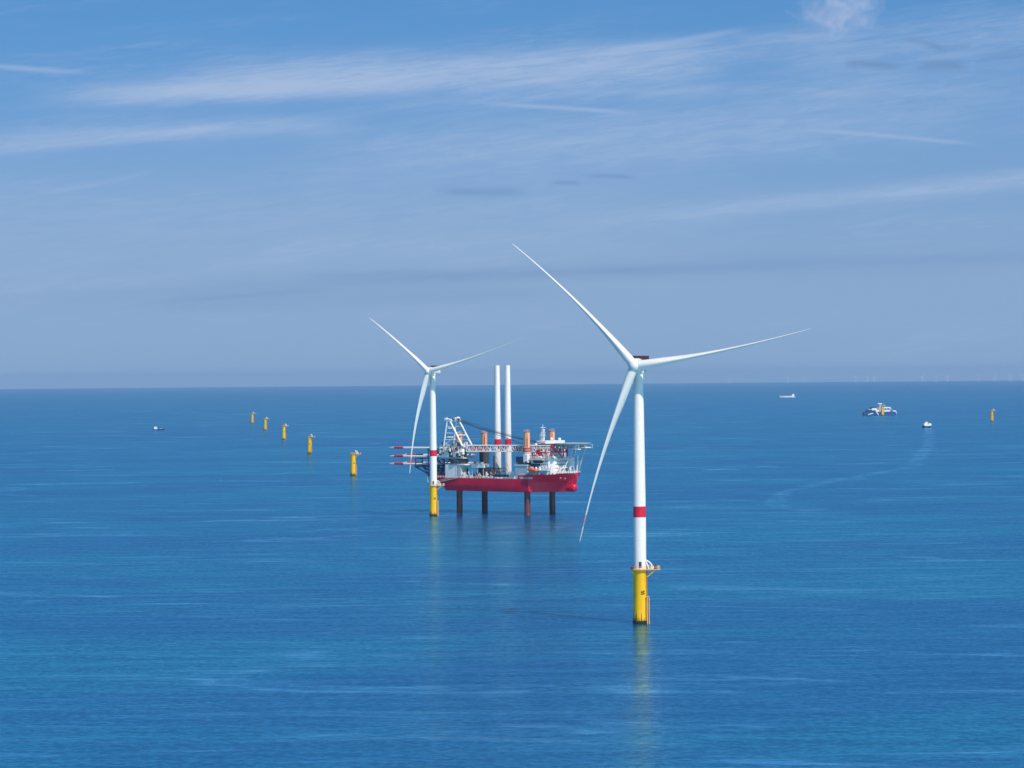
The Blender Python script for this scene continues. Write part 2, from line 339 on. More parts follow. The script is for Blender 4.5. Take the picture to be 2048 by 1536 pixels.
# ------------------------------------------------------------------ turbine foundations
def foundation(root):
    b = MB(); b.mat('growth'); b.mat('yellow')
    prof = [(2.92, -6), (2.92, 1.3), (2.90, 1.31), (2.90, 21.0), (3.15, 21.6), (3.15, 22.2)]
    tp = b.lathe(prof, 40, matf=lambda k: 0 if k == 0 else 1).build('transition_piece', root, smooth=30)
    b = MB().mat('growth')                                        # ragged weed line and rust runs above the water
    for i in range(26):
        a = 2*math.pi*i/26; h = 2.1+2.4*abs(math.sin(i*2.3))*random.random()
        b.tube((2.95*math.cos(a), 2.95*math.sin(a), .2), (2.93*math.cos(a), 2.93*math.sin(a), h), .28, .05, 6)
    b.build('weed_fringe', tp)
    b = MB().mat('orange')
    n = 28; ring = [(3.95*math.cos(2*math.pi*i/n), 3.95*math.sin(2*math.pi*i/n)) for i in range(n)]
    b.prism(ring, 22.2, 22.5)
    b.prism([(2.5, -3.2), (8.3, -2.4), (8.3, 1.8), (2.5, 2.8)], 22.22, 22.47)
    b.mat('yellow')
    for y in (-2.2, 1.5): b.tube((2.8, y*.8, 19.3), (6.4, y, 22.2), .16, n=6)
    for a in (100, 150, 200, 250, 300): b.tube((2.8*math.cos(R_(a)), 2.8*math.sin(R_(a)), 20.6), (3.8*math.cos(R_(a)), 3.8*math.sin(R_(a)), 22.2), .12, n=6)
    b.build('platform', tp)
    b = MB().mat('orange')
    arc = [(3.9*math.cos(R_(a)), 3.9*math.sin(R_(a)), 22.5) for a in range(45, 320, 22)]
    b.rail(arc+[(3.0, -3.15, 22.5), (8.2, -2.35, 22.5), (8.2, 1.75, 22.5), (3.0, 2.7, 22.5)], 1.2, 1.4, .06, closed=True)
    b.build('railing', tp)
    b = MB().mat('shipwhite')                                     # folded white davit
    b.tube((3.6, -1.0, 22.5), (2.2, -1.3, 26.2), .42, .34, 8).path([(2.2, -1.3, 26.2), (3.4, -1.4, 25.7), (4.6, -1.5, 24.6), (5.0, -1.5, 23.2)], .3, 8)
    b.tube((3.6, -1.0, 24.0), (4.6, -1.5, 24.6), .2, n=6).box(4.3, 5.6, -1.9, -.9, 22.5, 23.7)
    b.build('davit_crane', tp)
    for m_, x0, x1, y0, y1, h in (('dgrey', 5.9, 6.9, -1.6, .6, 1.6), ('grey', 7.1, 7.9, -1.4, 0, 1.2), ('dgrey', -3.6, -2.98, -1.5, -.2, 1.1)):
        MB().mat(m_).box(x0, x1, y0, y1, 22.5, 22.5+h).box(x0-.05, x1+.05, y0-.05, y1+.05, 22.5+h, 22.6+h).build('equipment_cabinet', tp)
    b = MB().mat('orange')                                        # boat landing, on the right seen from the camera
    a0 = R_(-33); e = Vector((math.cos(a0), math.sin(a0), 0)); s = Vector((-e.y, e.x, 0))
    for k in (-.75, .75):
        p = e*3.75+s*k
        b.tube(p+Vector((0, 0, -3)), p+Vector((0, 0, 11)), .22, n=8)
        for z in (1.5, 6, 10.6): b.tube(p+Vector((0, 0, z)), e*2.8+s*k*.8+Vector((0, 0, z)), .16, n=6)
    b.build('boat_landing', tp)
    b = MB().mat('brown')
    q = e*3.25
    for k in (-.28, .28): b.tube(q+s*k+Vector((0, 0, 0)), q+s*k+Vector((0, 0, 22)), .08, n=5)
    for i in range(36): z = .6+i*.6; b.tube(q-s*.28+Vector((0, 0, z)), q+s*.28+Vector((0, 0, z)), .05, n=4)
    b.mat('yellow').box(2.5, 3.5, -2.6, -1.6, 11.2, 11.4)
    b.build('ladder', tp)
    # the dark identification characters (too small to read in the photo) and the runs of rust under them
    b = MB().mat('growth')
    def mark(a, z, w, h):
        rr = 2.945; d = w/rr; pts = [(rr*math.cos(x), rr*math.sin(x)) for x in (R_(a)-d/2, R_(a)+d/2)]
        b.poly([(pts[0][0], pts[0][1], z), (pts[1][0], pts[1][1], z), (pts[1][0], pts[1][1], z+h), (pts[0][0], pts[0][1], z+h)], [(0, 1, 2, 3)])
    for a, z, w, h in [(-82, 12.0, .28, 1.7), (-76, 12.0, .75, .3), (-70, 12.0, .28, 1.7), (-76, 12.9, .6, .28), (-62, 12.3, .3, 1.5), (-56, 12.2, .5, .35), (-56, 13.3, .5, .35)]: mark(a, z, w, h)
    b.build('marking', tp)
    return tp

# ------------------------------------------------------------------ wind turbines
def tower_mesh(z0, z1, r0, r1, band0, band1, x=0, y=0):
    b = MB(); b.mat('white'); b.mat('red')
    def r(z):
        f = (z-z0)/(z1-z0); return r0 if f < .25 else r0+(r1-r0)*((f-.25)/.75)**1.15
    zs = [z0, z0+.25, band0-.001, band0, band1, band1+.001]+[band1+(z1-band1)*i/18 for i in range(1, 19)]
    prof = [(r(z), z) for z in zs]
    b.lathe(prof, 48, x, y, matf=lambda k: 1 if k == 3 else 0)
    b.mat('white')
    for z in (z0+.02, z0+12, z0+32, z0+45, z0+62): b.lathe([(r(z)+.012, z), (r(z)+.035, z+.05), (r(z)+.035, z+.28), (r(z)+.012, z+.33)], 48, x, y, cap=False)
    return b
def blade_mesh(L, phi, c, A, hub, back=4.0, band=(.85, .915)):
    """a feathered blade: root at hub, swept c rad in the rotor plane, chord along the shaft"""
    ex, ea = A @ Vector((1, 0, 0)), A @ Vector((0, -1, 0)); ez = Vector((0, 0, 1))
    p = R_(phi); er = ex*math.cos(p)+ez*math.sin(p); et = ex*-math.sin(p)+ez*math.cos(p)
    st = [(.025, 1.85, 1.9), (.06, 1.85, 2.0), (.10, 1.8, 2.35), (.16, 1.72, 2.6), (.22, 1.55, 2.55), (.30, 1.2, 2.2), (.40, .92, 1.8), (.50, .72, 1.5),
          (.60, .56, 1.2), (.70, .44, .95), (.78, .36, .78), (band[0], .31, .66), (band[1], .24, .5), (.97, .2, .4), (1.0, .09, .14)]
    b = MB(); b.mat('blade'); b.mat('tipband'); rings = []
    for f, hw, hc in st:
        r = f*L; o_ = hub+er*r+et*(c*f*f*L)-ea*(back*f*f)
        tw = R_(14*(1-f)**2)
        t2 = et*math.cos(tw)+ea*math.sin(tw); a2 = ea*math.cos(tw)-et*math.sin(tw)
        sh = min(1, max(0, (f-.06)/.15))
        ring = []
        for i in range(20):
            t = 2*math.pi*i/20; k = 1-.35*sh*(1+math.cos(t))/2
            ring.append(o_+a2*(hc*math.cos(t)-.25*hc*sh)+t2*(hw*math.sin(t)*k))
        rings.append(ring)
    b.rings(rings, matf=lambda k: 1 if abs(st[k][0]-band[0]) < 1e-6 and 180 < phi < 360 else 0)
    return b
def turbine(loc, label, yaw, blades):
    root = empty('wind_turbine', loc); tag(root, label, 'wind turbine', 'assembled wind turbines')
    foundation(root)
    HH = 106.4; A = Matrix.Rotation(R_(-yaw), 3, 'Z'); ea, ex = A @ Vector((0, -1, 0)), A @ Vector((1, 0, 0))
    tw = tower_mesh(22.5, 103.2, 2.62, 1.95, 43.9, 48.4).build('tower', root, smooth=40)
    MB().mat('dgrey').box(-.55, .55, -2.66, -2.6, 23.2, 25.6).build('door', tw)
    hub = Vector((0, 0, HH))+ea*6.5
    # nacelle: fat generator ring behind the hub, a drum over the tower, rounded tail
    b = MB().mat('blade'); rings = []
    for a, r, dz in [(4.6, 2.5, 0), (4.4, 3.2, 0), (1.9, 3.25, 0), (1.7, 2.7, 0), (1.2, 2.5, -.1), (-5.5, 2.6, -.35), (-7.9, 2.4, -.55), (-9.1, 1.7, -.7), (-9.6, .6, -.75)]:
        o_ = Vector((0, 0, HH+dz))+ea*a
        rings.append([o_+ex*(r*math.cos(2*math.pi*i/32))+Vector((0, 0, r*math.sin(2*math.pi*i/32)*(1 if math.sin(2*math.pi*i/32) < 0 else .96))) for i in range(32)])
    b.rings(rings); b.lathe([(1.95, 103.0), (2.25, 103.3), (2.25, 104.6)], 32)
    nac = b.build('nacelle', root, smooth=35)
    b = MB().mat('hoist')
    def BX(a0, a1, x0, x1, z0, z1):
        vs = [Vector((0, 0, HH+z))+ea*a+ex*x for a in (a0, a1) for x in (x0, x1) for z in (z0, z1)]
        b.poly(vs, [(0, 1, 3, 2), (4, 6, 7, 5), (0, 4, 5, 1), (2, 3, 7, 6), (0, 2, 6, 4), (1, 5, 7, 3)])
    BX(-8.3, -1.2, -2.6, 2.6, 2.55, 2.85)
    for i in range(12):
        a = -8.3+7.1*i/11; BX(a-.1, a+.1, -2.6, -2.5, 2.85, 4.1); BX(a-.1, a+.1, 2.5, 2.6, 2.85, 4.1)
    for a in (-8.3, -1.3): BX(a, a+.12, -2.6, 2.6, 2.85, 4.15)
    for x in (-2.62, 2.5): BX(-8.3, -1.2, x, x+.12, 3.3, 4.15)
    BX(-3.4, -1.9, -1.2, 1.2, 2.85, 3.7)
    b.build('hoist_platform', nac)
    b = MB().mat('blade'); rings = []
    for a, r in [(2.7, .35), (2.5, 1.1), (1.9, 1.85), (1.0, 2.35), (0, 2.5), (-1.2, 2.45), (-1.9, 2.2)]:
        o_ = hub+ea*a; rings.append([o_+ex*(r*math.cos(2*math.pi*i/28))+Vector((0, 0, r*math.sin(2*math.pi*i/28))) for i in range(28)])
    b.rings(rings).build('hub', root, smooth=60)
    for L, phi, c in blades: blade_mesh(L, phi, c, A, hub).build('blade', root, smooth=60)
    return root
def at(x, y, dz=0.0): return (x, y, seaz(x, y)+dz)
turbine(at(52.2, 1238.5), 'nearest and tallest white wind turbine, standing on a yellow base in the right foreground', 16,
        [(73.5, 129.9, .105), (74.0, 7.2, .070), (76.6, 246.2, .085)])
turbine(at(-58.4, 2206.9), 'smaller white wind turbine standing beside the red jack-up ship', 28,
        [(65.5, 137.7, .083), (78.6, 13.0, .072), (77.4, 249.9, .11)])

# ------------------------------------------------------------------ bare foundations
F0 = empty('turbine_foundation', at(-165.9, 3123.9)); foundation(F0)
GF = 'yellow turbine foundations without towers'
tag(F0, 'largest bare yellow foundation, nearest of the row left of the jack-up ship', 'foundation', GF)
for (x, y), lab in [((-273.1, 4040.5), 'second nearest bare foundation of the row on the left'),
                    ((-378.5, 4968.9), 'middle bare foundation of the five in the row on the left'),
                    ((-481.2, 5845.2), 'fourth bare foundation of the left row, next to the farthest'),
                    ((-586.0, 6763.7), 'smallest and farthest bare foundation at the left end of the row'),
                    ((985.8, 6165.7), 'lone bare foundation near the right edge of the picture'),
                    ((884.5, 7167.6), 'bare foundation standing in front of the dark blue construction ship')]:
    o = copy_tree(F0); o.location = at(x, y); o.rotation_euler = (0, 0, R_(random.uniform(-22, 22))); tag(o, lab)

# ------------------------------------------------------------------ the jack-up ship
ship = empty('jack_up_ship', at(-5.4, 2236), R_(-40))
tag(ship, 'large red-hulled installation ship jacked out of the water on four round legs', 'ship')
SP = ship
# hull: stations u, half breadth at deck, half breadth at bottom, z bottom, z deck
st = [(-58, 19.0, 17.5, 22.6, 26.6), (-50, 20.2, 19.5, 21.6, 26.6), (-44.5, 20.5, 20.3, 20.0, 26.6), (-41.6, 20.5, 20.5, 17.0, 26.6), (20, 20.5, 20.5, 17.0, 26.6), (28.6, 20.5, 20.5, 17.0, 26.6),
      (29.6, 20.5, 20.5, 17.0, 29.4), (38, 20.5, 19.2, 17.0, 29.6), (43, 20.4, 13.6, 17.0, 29.8), (48, 20.1, 8.4, 17.0, 30.0), (54, 18.6, 4.6, 17.1, 30.2), (60, 14.8, 2.6, 17.6, 30.5), (64.2, 9.5, 1.6, 20.0, 30.8), (68.2, 2.4, .4, 25.5, 31.2)]
rings = []
for u, bd, bb, zb, zt in st:
    zm = zb+(zt-zb)*.58; bmid = bb+(bd-bb)*.12; rb = min(1.2, bb*.3)
    half = [(0, zb), (bb-rb, zb), (bb-rb*.3, zb+rb*.3), (bb, zb+rb), (bmid, zm), (bd, zt)]
    rings.append([(u, -y, z) for y, z in half]+[(u, y, z) for y, z in reversed(half[1:])])
b = MB().mat('hull'); b.rings(rings)
hull = b.build('hull', SP, smooth=28)
b = MB().mat('hull')
rr = []
for i in range(15):
    f = i/14; u = 50+18.2*f; r = 3.25*math.sqrt(max(.0, 1-max(0, (f-.80)/.20)**2))*(.62+.38*min(1, f/.5)); r = max(r, .25)
    rr.append([(u, r*math.cos(2*math.pi*k/20)*.95, 20.4+r*math.sin(2*math.pi*k/20)) for k in range(20)])
b.rings(rr).build('bulbous_bow', hull, smooth=60)
b = MB().mat('deck').prism([(-57.8, -18.6), (28.4, -20.1), (28.4, 20.1), (-57.8, 18.6)], 26.6, 26.72).build('main_deck', hull)
b = MB().mat('shipwhite')                                          # bulwark rail stubs, sheer line and anchor pocket
for i in range(34): u = -54+i*2.45; b.tube((u, -20.3, 26.6), (u, -20.3, 27.8), .12, n=5)
b.tube((-56, -20.0, 27.8), (28, -20.35, 27.8), .10, n=5).tube((-56, -20.0, 27.2), (28, -20.35, 27.2), .08, n=5)
b.rail([(30, -20.2, 29.6), (44, -20.2, 29.9), (54, -18.3, 30.3), (60, -14.6, 30.6), (64.2, -9.3, 30.9), (68.0, -2.4, 31.2), (68.0, 2.4, 31.2), (64.2, 9.3, 30.9)], 1.2, 2.0, .07)
b.build('deck_rail', hull)
for u, z in [(62.0, 27.6), (64.2, 27.2)]: MB().mat('pink').ball((u, -11.4 if u < 63 else -9.2, z), .8, .6, .8, 8, 6).build('anchor_pocket', hull)
for u in (47, 50, 52.5, 55, 57, 60): MB().mat('dgrey').box(u, u+.8, -20.3+max(0, u-48)*.55, -19.6+max(0, u-48)*.55, 30.1, 31.2).box(u-.1, u+.9, -20.35+max(0, u-48)*.55, -19.55+max(0, u-48)*.55, 31.2, 31.35).build('fairlead', hull)
tcu = bpy.data.curves.new('ship_name', 'FONT'); tcu.body = 'VOLE AU VENT'; tcu.size = 2.15; tcu.extrude = .03; tcu.offset = .035; tcu.space_character = 1.05
tob = bpy.data.objects.new('tmp', tcu); C.objects.link(tob); bpy.context.view_layer.update()
tme = bpy.data.meshes.new_from_object(tob.evaluated_get(bpy.context.evaluated_depsgraph_get())); bpy.data.objects.remove(tob)
tw_ = max(v.co.x for v in tme.vertices)
for v in tme.vertices: v.co.x *= 12.6/tw_
tme.materials.clear(); tme.materials.append(M['shipwhite'])
to = bpy.data.objects.new('ship_name', tme); C.objects.link(to); to.parent = hull; to.location = (30.7, -20.56, 26.9); to.rotation_euler = (R_(90), 0, 0)
# legs with their jacking houses
for i, (u, v) in enumerate(((-33, -14.5), (33, -14.5), (-33, 14.5), (33, 14.5))):
    b = MB(); b.mat('leg'); b.mat('legtop')
    zt = 59.6 if u < 0 else 61.2
    leg = b.lathe([(2.25, -12), (2.25, 44), (2.25, 44.01), (2.25, zt)], 28, u, v, matf=lambda k: 1 if k >= 1 else 0).build('leg', SP, smooth=40)
    b = MB().mat('brown')
    for a in (-45, 135):
        b = MB().mat('brown'); px, py = u+2.2*math.cos(R_(a)), v+2.2*math.sin(R_(a))
        b.box(px-.2, px+.2, py-.2, py+.2, 0, zt-1)
        for z_ in range(0, 26): b.box(px-.34, px+.34, py-.34, py+.34, z_*2.2, z_*2.2+1.1)
        b.build('jacking_rack', leg)
    b = MB().mat('pink' if u > 0 else 'legtop')
    b.lathe([(2.28, zt-.1), (2.7, zt+.1), (2.7, zt+.3), (2.0, zt+.35)], 20, u, v)
    b.mat('grey').rail([(u+2.5*math.cos(R_(a)), v+2.5*math.sin(R_(a)), zt+.3) for a in range(0, 360, 45)], 1.2, 1.5, .06, closed=True).tube((u+.8, v, zt+.3), (u+.8, v, zt+2.4), .1, n=5)
    b.build('leg_cap', leg)
b = MB().mat('navy').lathe([(4.6, 26.7), (4.6, 33), (3.6, 35), (3.6, 37.5)], 20, -33, 14.5).mat('dgrey').lathe([(3.8, 34.0), (3.8, 45.6), (3.2, 45.9)], 16, -33, 14.5)
b.build('jacking_house', SP, smooth=30)
b = MB().mat('bluegrey').prism([(25, -18.6), (36.5, -18.6), (36.5, -8), (25, -8)], 26.8, 36.6).mat('shipwhite').box(24.6, 37, -19, -7.6, 36.6, 37.2)
b.mat('dgrey').box(27.5, 35, -18, -9, 37.2, 39.0).mat('pink').box(26.5, 29.5, -17.8, -15, 37.2, 39.6).mat('navy').box(25.5, 31, -18.3, -10, 39.0, 43).mat('shipwhite').box(32, 35.8, -17.6, -13, 38.6, 44.5).lathe([(3.2, 44), (3.2, 46)], 16, 33, -14.5)
b.build('jacking_house', SP)
b = MB().mat('pink').lathe([(3.0, 43.8), (3.0, 49.6), (2.4, 50)], 16, 33, -14.5).mat('brown')
for z in (45, 47, 49): b.lathe([(3.1, z), (3.3, z+.1), (3.3, z+.4), (3.1, z+.5)], 16, 33, -14.5)
b.build('leg_guide', SP, smooth=30)
b = MB().mat('bluegrey').box(27, 38, 8, 19, 29.6, 44).mat('dgrey').box(28, 37, 9, 18, 44, 48).build('jacking_house', SP)

# accommodation block
b = MB().mat('shipwhite')
b.prism([(38, -15.5), (54, -15.5), (57.5, -12.5), (58, 3), (53, 3.2), (53, 15.5), (38, 15.5)], 29.8, 41.6)
b.prism([(44, -17.2), (52, -17.2), (52, -15.5), (44, -15.5)], 33.8, 36.2)
b.mat('grey').prism([(36.8, -16.6), (54.6, -16.6), (58.8, -13.2), (59.2, 4), (53.8, 4.4), (53.8, 16.6), (36.8, 16.6)], 41.6, 42.0)
acc = b.build('accommodation_block', SP)
for z in (31.6, 34.3, 37.0, 39.5):
    for i in range(9):
        u = 39.2+i*1.65
        if not (z in (34.3,) and 43 < u < 53): MB().mat('glass').box(u, u+.75, -15.56, -15.49, z, z+.85).build('window', acc)
    for i in range(8):
        v = -11.4+i*1.75; uu = 57.52+.5*(v+12.5)/15.5
        MB().mat('glass').box(uu, uu+.07, v, v+.85, z, z+.8).build('window', acc)
b = MB().mat('dgrey').box(40, 49, -15.6, -15.5, 38.5, 40.6).mat('bluegrey').prism([(38.5, -18.5), (55, -18.2), (55, -15.6), (38.5, -15.6)], 30.0, 33.2).mat('navy')
b.box(39, 46, -17.5, -15.6, 34.0, 38.0).mat('shipwhite').box(38.2, 56, -19.6, -15.6, 33.2, 33.5).box(38.2, 51, -18.6, -15.6, 40.8, 41.2)
b.rail([(38.2, -19.5, 33.5), (56, -19.5, 33.5)], 1.1, 1.6, .07).path([(54.5, -16, 30.5), (50, -17.4, 33.3)], .25).path([(49, -16, 33.6), (45, -17.4, 37.2)], .25)
for u in (41, 44.5, 48): b.lathe([(.8, 33.6), (.8, 35.3), (.3, 35.8)], 10, u, -18)
b.build('side_gallery', acc)
# red and pink machinery level above it, funnel casings, boom rest
b = MB().mat('pink').box(37.5, 47, -13.5, -4, 42.0, 44.6).box(50.5, 57.4, -11.5, -5, 42.0, 43.4).mat('shipwhite').box(47.4, 50.2, -14, -8, 42.0, 45.5)
b.mat('brown').box(38.5, 42, -14.2, -13.2, 42, 43.6).box(51, 53.5, -12.4, -11.3, 42, 45).mat('shipwhite').rail([(37.2, -16.4, 42), (54.4, -16.4, 42), (58.6, -13, 42), (59, 3.6, 42)], 1.2, 1.6, .08)
b.mat('red').box(38, 41.5, -10, 0, 44.6, 48).mat('dgrey').box(42, 44, -12.5, -5, 44.6, 45.8)
for u in (39.5, 46.5, 53): b.mat('shipwhite').tube((u, -12.6, 42), (u, -12.6, 46), .3, n=6)
b.build('machinery_deck', SP)
b = MB().mat('shipwhite').box(36, 47, -6.5, 13, 42.0, 49.2).prism([(35.6, -8.5), (46.2, -8.5), (48, -6), (48, 14), (35.6, 14)], 49.2, 50.2)
b.prism([(36.5, -7.5), (45, -7.5), (46.6, -5.4), (46.6, 13), (36.5, 13)], 52.4, 54.6)
br = b.build('bridge', SP)
MB().mat('glass').prism([(36.8, -7.2), (44.8, -7.2), (46.2, -5.2), (46.2, 12.6), (36.8, 12.6)], 50.2, 52.4).build('bridge_windows', br)
b = MB().mat('shipwhite').truss((38.0, -2, 54.6), (38.0, -2, 62.5), 1.6, 1.6, 5, .2, .14, (0, 1, 0)).box(36.8, 39.4, -3.4, -.6, 58, 58.3).box(36.9, 39.1, -3.2, -.8, 62.5, 63.0)
b.tube((38, -2, 63), (38, -2, 66.6), .16, n=5).box(35.6, 40.4, -2.2, -1.8, 60.2, 60.6).tube((36.2, -3, 54.6), (36.2, -3, 59.6), .12, n=5).box(37.6, 38.4, -4.8, .8, 64.2, 64.5)
b.build('mast', SP)
for c_ in ((36.0, -7.6, 51.6), (41.5, 4, 55.6), (44, 10, 55.4)): MB().mat('shipwhite').ball(c_, 1.2, 1.2, 1.2, 12, 8).tube((c_[0], c_[1], c_[2]-1.6), c_, .4, n=6).build('radar_dome', br)
# helideck over the bow
b = MB().mat('teal')
o8 = [(64.6+12.4*math.cos(R_(22.5+45*i)), 12.4*math.sin(R_(22.5+45*i))) for i in range(8)]
hd_ = b.prism(o8, 52.2, 52.8).build('helideck', SP)
b = MB().mat('grey'); o9 = [(64.6+14.2*math.cos(R_(22.5+45*i)), 14.2*math.sin(R_(22.5+45*i))) for i in range(8)]
for i in range(8):
    j = (i+1) % 8; b.poly([(*o8[i], 52.35), (*o8[j], 52.35), (*o9[j], 53.0), (*o9[i], 53.0), (*o8[i], 52.25), (*o8[j], 52.25), (*o9[j], 52.9), (*o9[i], 52.9)], [(0, 1, 2, 3), (7, 6, 5, 4), (3, 2, 6, 7)])
b.build('safety_net', hd_)
b = MB().mat('bluegrey')
for v in (-8, 0, 8): b.truss((55, v, 50.6), (76.5, v, 50.6), .8, 2.6, 8, .2, .14)
for u in (57, 66, 75): b.tube((u, -10, 51.8), (u, 10, 51.8), .25, n=6)
b.mat('grey')
for v in (-7, 7):
    b.path([(58, v*.7, 42), (64, v, 49.4)], .28).path([(64.5, v*.8, 31), (70, v, 49.4)], .35).path([(64.5, v*.8, 31), (60, v, 49.4)], .3)
b.path([(67, -3, 31.2), (72, -6, 49.4)], .28).path([(67, 3, 31.2), (75, 2, 49.4)], .28)
b.mat('shipwhite').box(71, 79, -3, 3, 49.6, 50.2).box(73.5, 77, -9.4, -6, 48.4, 48.9)
b.build('helideck_frame', hd_)
# white mooring frames and mast on the foredeck
b = MB().mat('shipwhite')
for p0, p1 in [((62, -9, 31), (65.5, -6, 42)), ((66.5, -5, 31), (65.5, -6, 42)), ((65, 1, 31), (66, -1, 40)), ((60, -12, 31), (63, -8, 37)), ((68, 0, 31.2), (68.6, 1, 44)), ((64, 6, 31), (67, 4, 40)), ((62, -9, 35), (67.5, -3, 36)), ((65.5, -6, 42), (60, -6, 42))]:
    b.tube(p0, p1, .38, n=6)
for i in range(9): b.box(59.4+i*1.05, 60.1+i*1.05, -11.6+i*1.1, -10.9+i*1.1, 31, 31.9+.6*(i % 3))
b.mat('bluegrey').box(60, 63.5, -3, 4, 30.8, 35).mat('shipwhite').box(58.3, 60.5, -9, -4, 30.8, 34.2)
b.build('mooring_frame', SP)
# main crane around the starboard stern leg
b = MB().mat('shipwhite'); cx, cy = -33.0, -14.5
b.prism([(-42, -20.2), (-33, -20.2), (-31, -9), (-42, -9)], 26.7, 36.5).mat('grey').lathe([(5.6, 26.7), (5.6, 37.5)], 28, cx, cy)
for i in range(5): b.mat('shipwhite').tube((-31.2+i*1.3, -19.6, 26.7), (-32+i*1.2, -19.2, 37), .2, n=5)
b.mat('dgrey').lathe([(6.4, 37.5), (6.9, 38.3), (6.9, 40.3), (6.2, 40.6)], 28, cx, cy)
b.mat('shipwhite').box(-29.8, -23, -20, -12, 36.2, 37.0).mat('grey').box(-30, -27.2, -19.8, -17, 27, 36)
crane = b.build('crane', SP)
b = MB().mat('grey').box(-47.5, -24.5, -20.2, -8.8, 41.0, 42.0).mat('shipwhite').box(-47, -38, -20.4, -16, 42, 47).box(-46.5, -41, -13, -8.6, 42, 48.5)
b.mat('dgrey').box(-37.8, -34, -20.5, -17.6, 42, 46).box(-30.5, -26, -20.3, -18.6, 42.2, 44).box(-37, -30, -11, -9, 42, 47)
b.mat('shipwhite').box(-34, -31, -20.6, -18.8, 42.4, 49).box(-28.6, -25.2, -20.6, -17.4, 44.2, 48.4).box(-44, -26, -19.8, -9.2, 49.4, 50.0)
for i in range(30):
    u = -46.5+i*.74; h = random.uniform(.8, 3.4); v = random.choice((-19.2, -18.4, -10.2)); b.mat(random.choice(['shipwhite', 'dgrey', 'shipwhite', 'grey', 'shipwhite'])).box(u, u+random.uniform(.4, 1.2), v-.6, v+.6, 49.9, 50.0+h)
for i in range(26):
    u = -47+i*.88; z = random.uniform(42, 48); b.mat(random.choice(['shipwhite', 'dgrey', 'shipwhite', 'grey', 'pink'])).box(u, u+random.uniform(.5, 1.3), -21.2, -20.0, z, z+random.uniform(.6, 2.4))
b.mat('grey').rail([(-47, -20, 50), (-24.8, -20, 50), (-24.8, -9, 50)], 1.2, 1.8, .07)
for i in range(8): b.mat('shipwhite').tube((-47+i*3, -20.2, 42), (-47+i*3, -20.2, 50), .18, n=5)
b.build('slewing_house', crane)
b = MB().mat('shipwhite')
for s in (-1, 1):
    top = Vector((-37.5, cy+s*5.2, 69.5))
    b.tube((-25.0, cy+s*5.6, 50.5), top, .75, .6, 8).tube((-43.5, cy+s*5.6, 50), top+Vector((-2.5, 0, .5)), .5, n=8)
    b.tube(top+Vector((-3.2, 0, 1.0)), top+Vector((1.6, 0, .4)), .7, n=8)
    b.box(top.x-4.8, top.x-2.8, top.y-.8, top.y+.8, 69.6, 71.6)
    for f in (.25, .5, .75):
        p = Vector((-25.0, cy+s*5.6, 50.5)).lerp(top, f); q = Vector((-43.5, cy+s*5.6, 50)).lerp(top+Vector((-2.5, 0, .5)), f)
        b.tube(p, q, .3, n=6)
    b.tube(Vector((-25.0, cy+s*5.6, 50.5)).lerp(top, .45), (-43.5, cy+s*5.6, 50), .28, n=6)
for f in (.35, .7, 1.0): 
    z = 50+19.5*f; u = -43.5+(3.5)*f
    b.tube((u, cy-5.6, z), (u, cy+5.6, z), .45 if f < 1 else .7, n=6)
for f in (.42, 1.0):
    p = Vector((-25.0, cy-5.6, 50.5)).lerp(Vector((-37.5, cy-5.2, 69.5)), f); b.tube(p, p+Vector((0, 11, 0)), .4 if f < 1 else .8, n=6)
b.mat('dgrey').ball((-36.6, cy+3.6, 70.2), .9, 1.2, .9, 10, 6).ball((-36.6, cy-2.0, 70.2), .9, 1.2, .9, 10, 6).mat('shipwhite').ball((-37.4, cy+4.2, 71.2), 1.6, 1.6, 1.0, 10, 6)
b.build('a_frame', crane)
b = MB().mat('shipwhite').truss((-24.5, -14.5, 48.6), (16, -9.7, 48.8), 4.4, 4.4, 13, .46, .24).truss((16, -9.7, 48.8), (50, -5.6, 49), 4.4, 4.4, 11, .46, .24)
b.mat('pink').truss((-21.5, -14.14, 48.6), (-7, -12.4, 48.7), 4.0, 4.0, 7, .5, .42).truss((18, -9.4, 48.8), (24, -8.7, 48.8), 4.0, 4.0, 3, .34, .34).truss((4, -11.1, 48.7), (8, -10.6, 48.8), 3.9, 3.9, 2, .3, .3)
boom = b.build('boom', crane)
b = MB().mat('red').truss((50, -5.6, 49), (61, -4.3, 48.6), 4.6, 4.4, 4, .55, .42).tube((61, -6.6, 51), (61.5, -6.6, 43.5), .5, n=6).tube((61, -2.2, 51), (61.5, -2.2, 43.5), .5, n=6)
b.mat('pink').tube((52, -7.8, 50.6), (60.5, -6.6, 42.6), .5, n=6).tube((50.5, -8, 49), (60, -6.8, 46.4), .45, n=6).mat('shipwhite').tube((50.8, -8, 48.2), (58.8, -7.2, 42.4), .35, n=6).mat('red').box(59.5, 62, -7, -2, 50.6, 52.4)
b.build('boom_head', boom)
b = MB().mat('black')
for k in range(7):
    y0 = cy-4.8+k*1.6; a = Vector((-36.4, y0, 70.6)); c_ = Vector((52-1.2*(k % 3), -7.2+k*.5, 51.4))
    pr_ = a
    for i in range(1, 9):
        f = i/8; p = a.lerp(c_, f)-Vector((0, 0, (3.0+.7*(k % 3))*4*f*(1-f)*.5)); b.tube(pr_, p, .075, n=4); pr_ = p
for k in range(4):
    a = Vector((-36.4, cy-3+k*2, 70.0)); c_ = Vector((30-2*k, -9+k*.5, 51.2)); b.tube(a, c_, .065, n=4)
b.build('cables', crane)
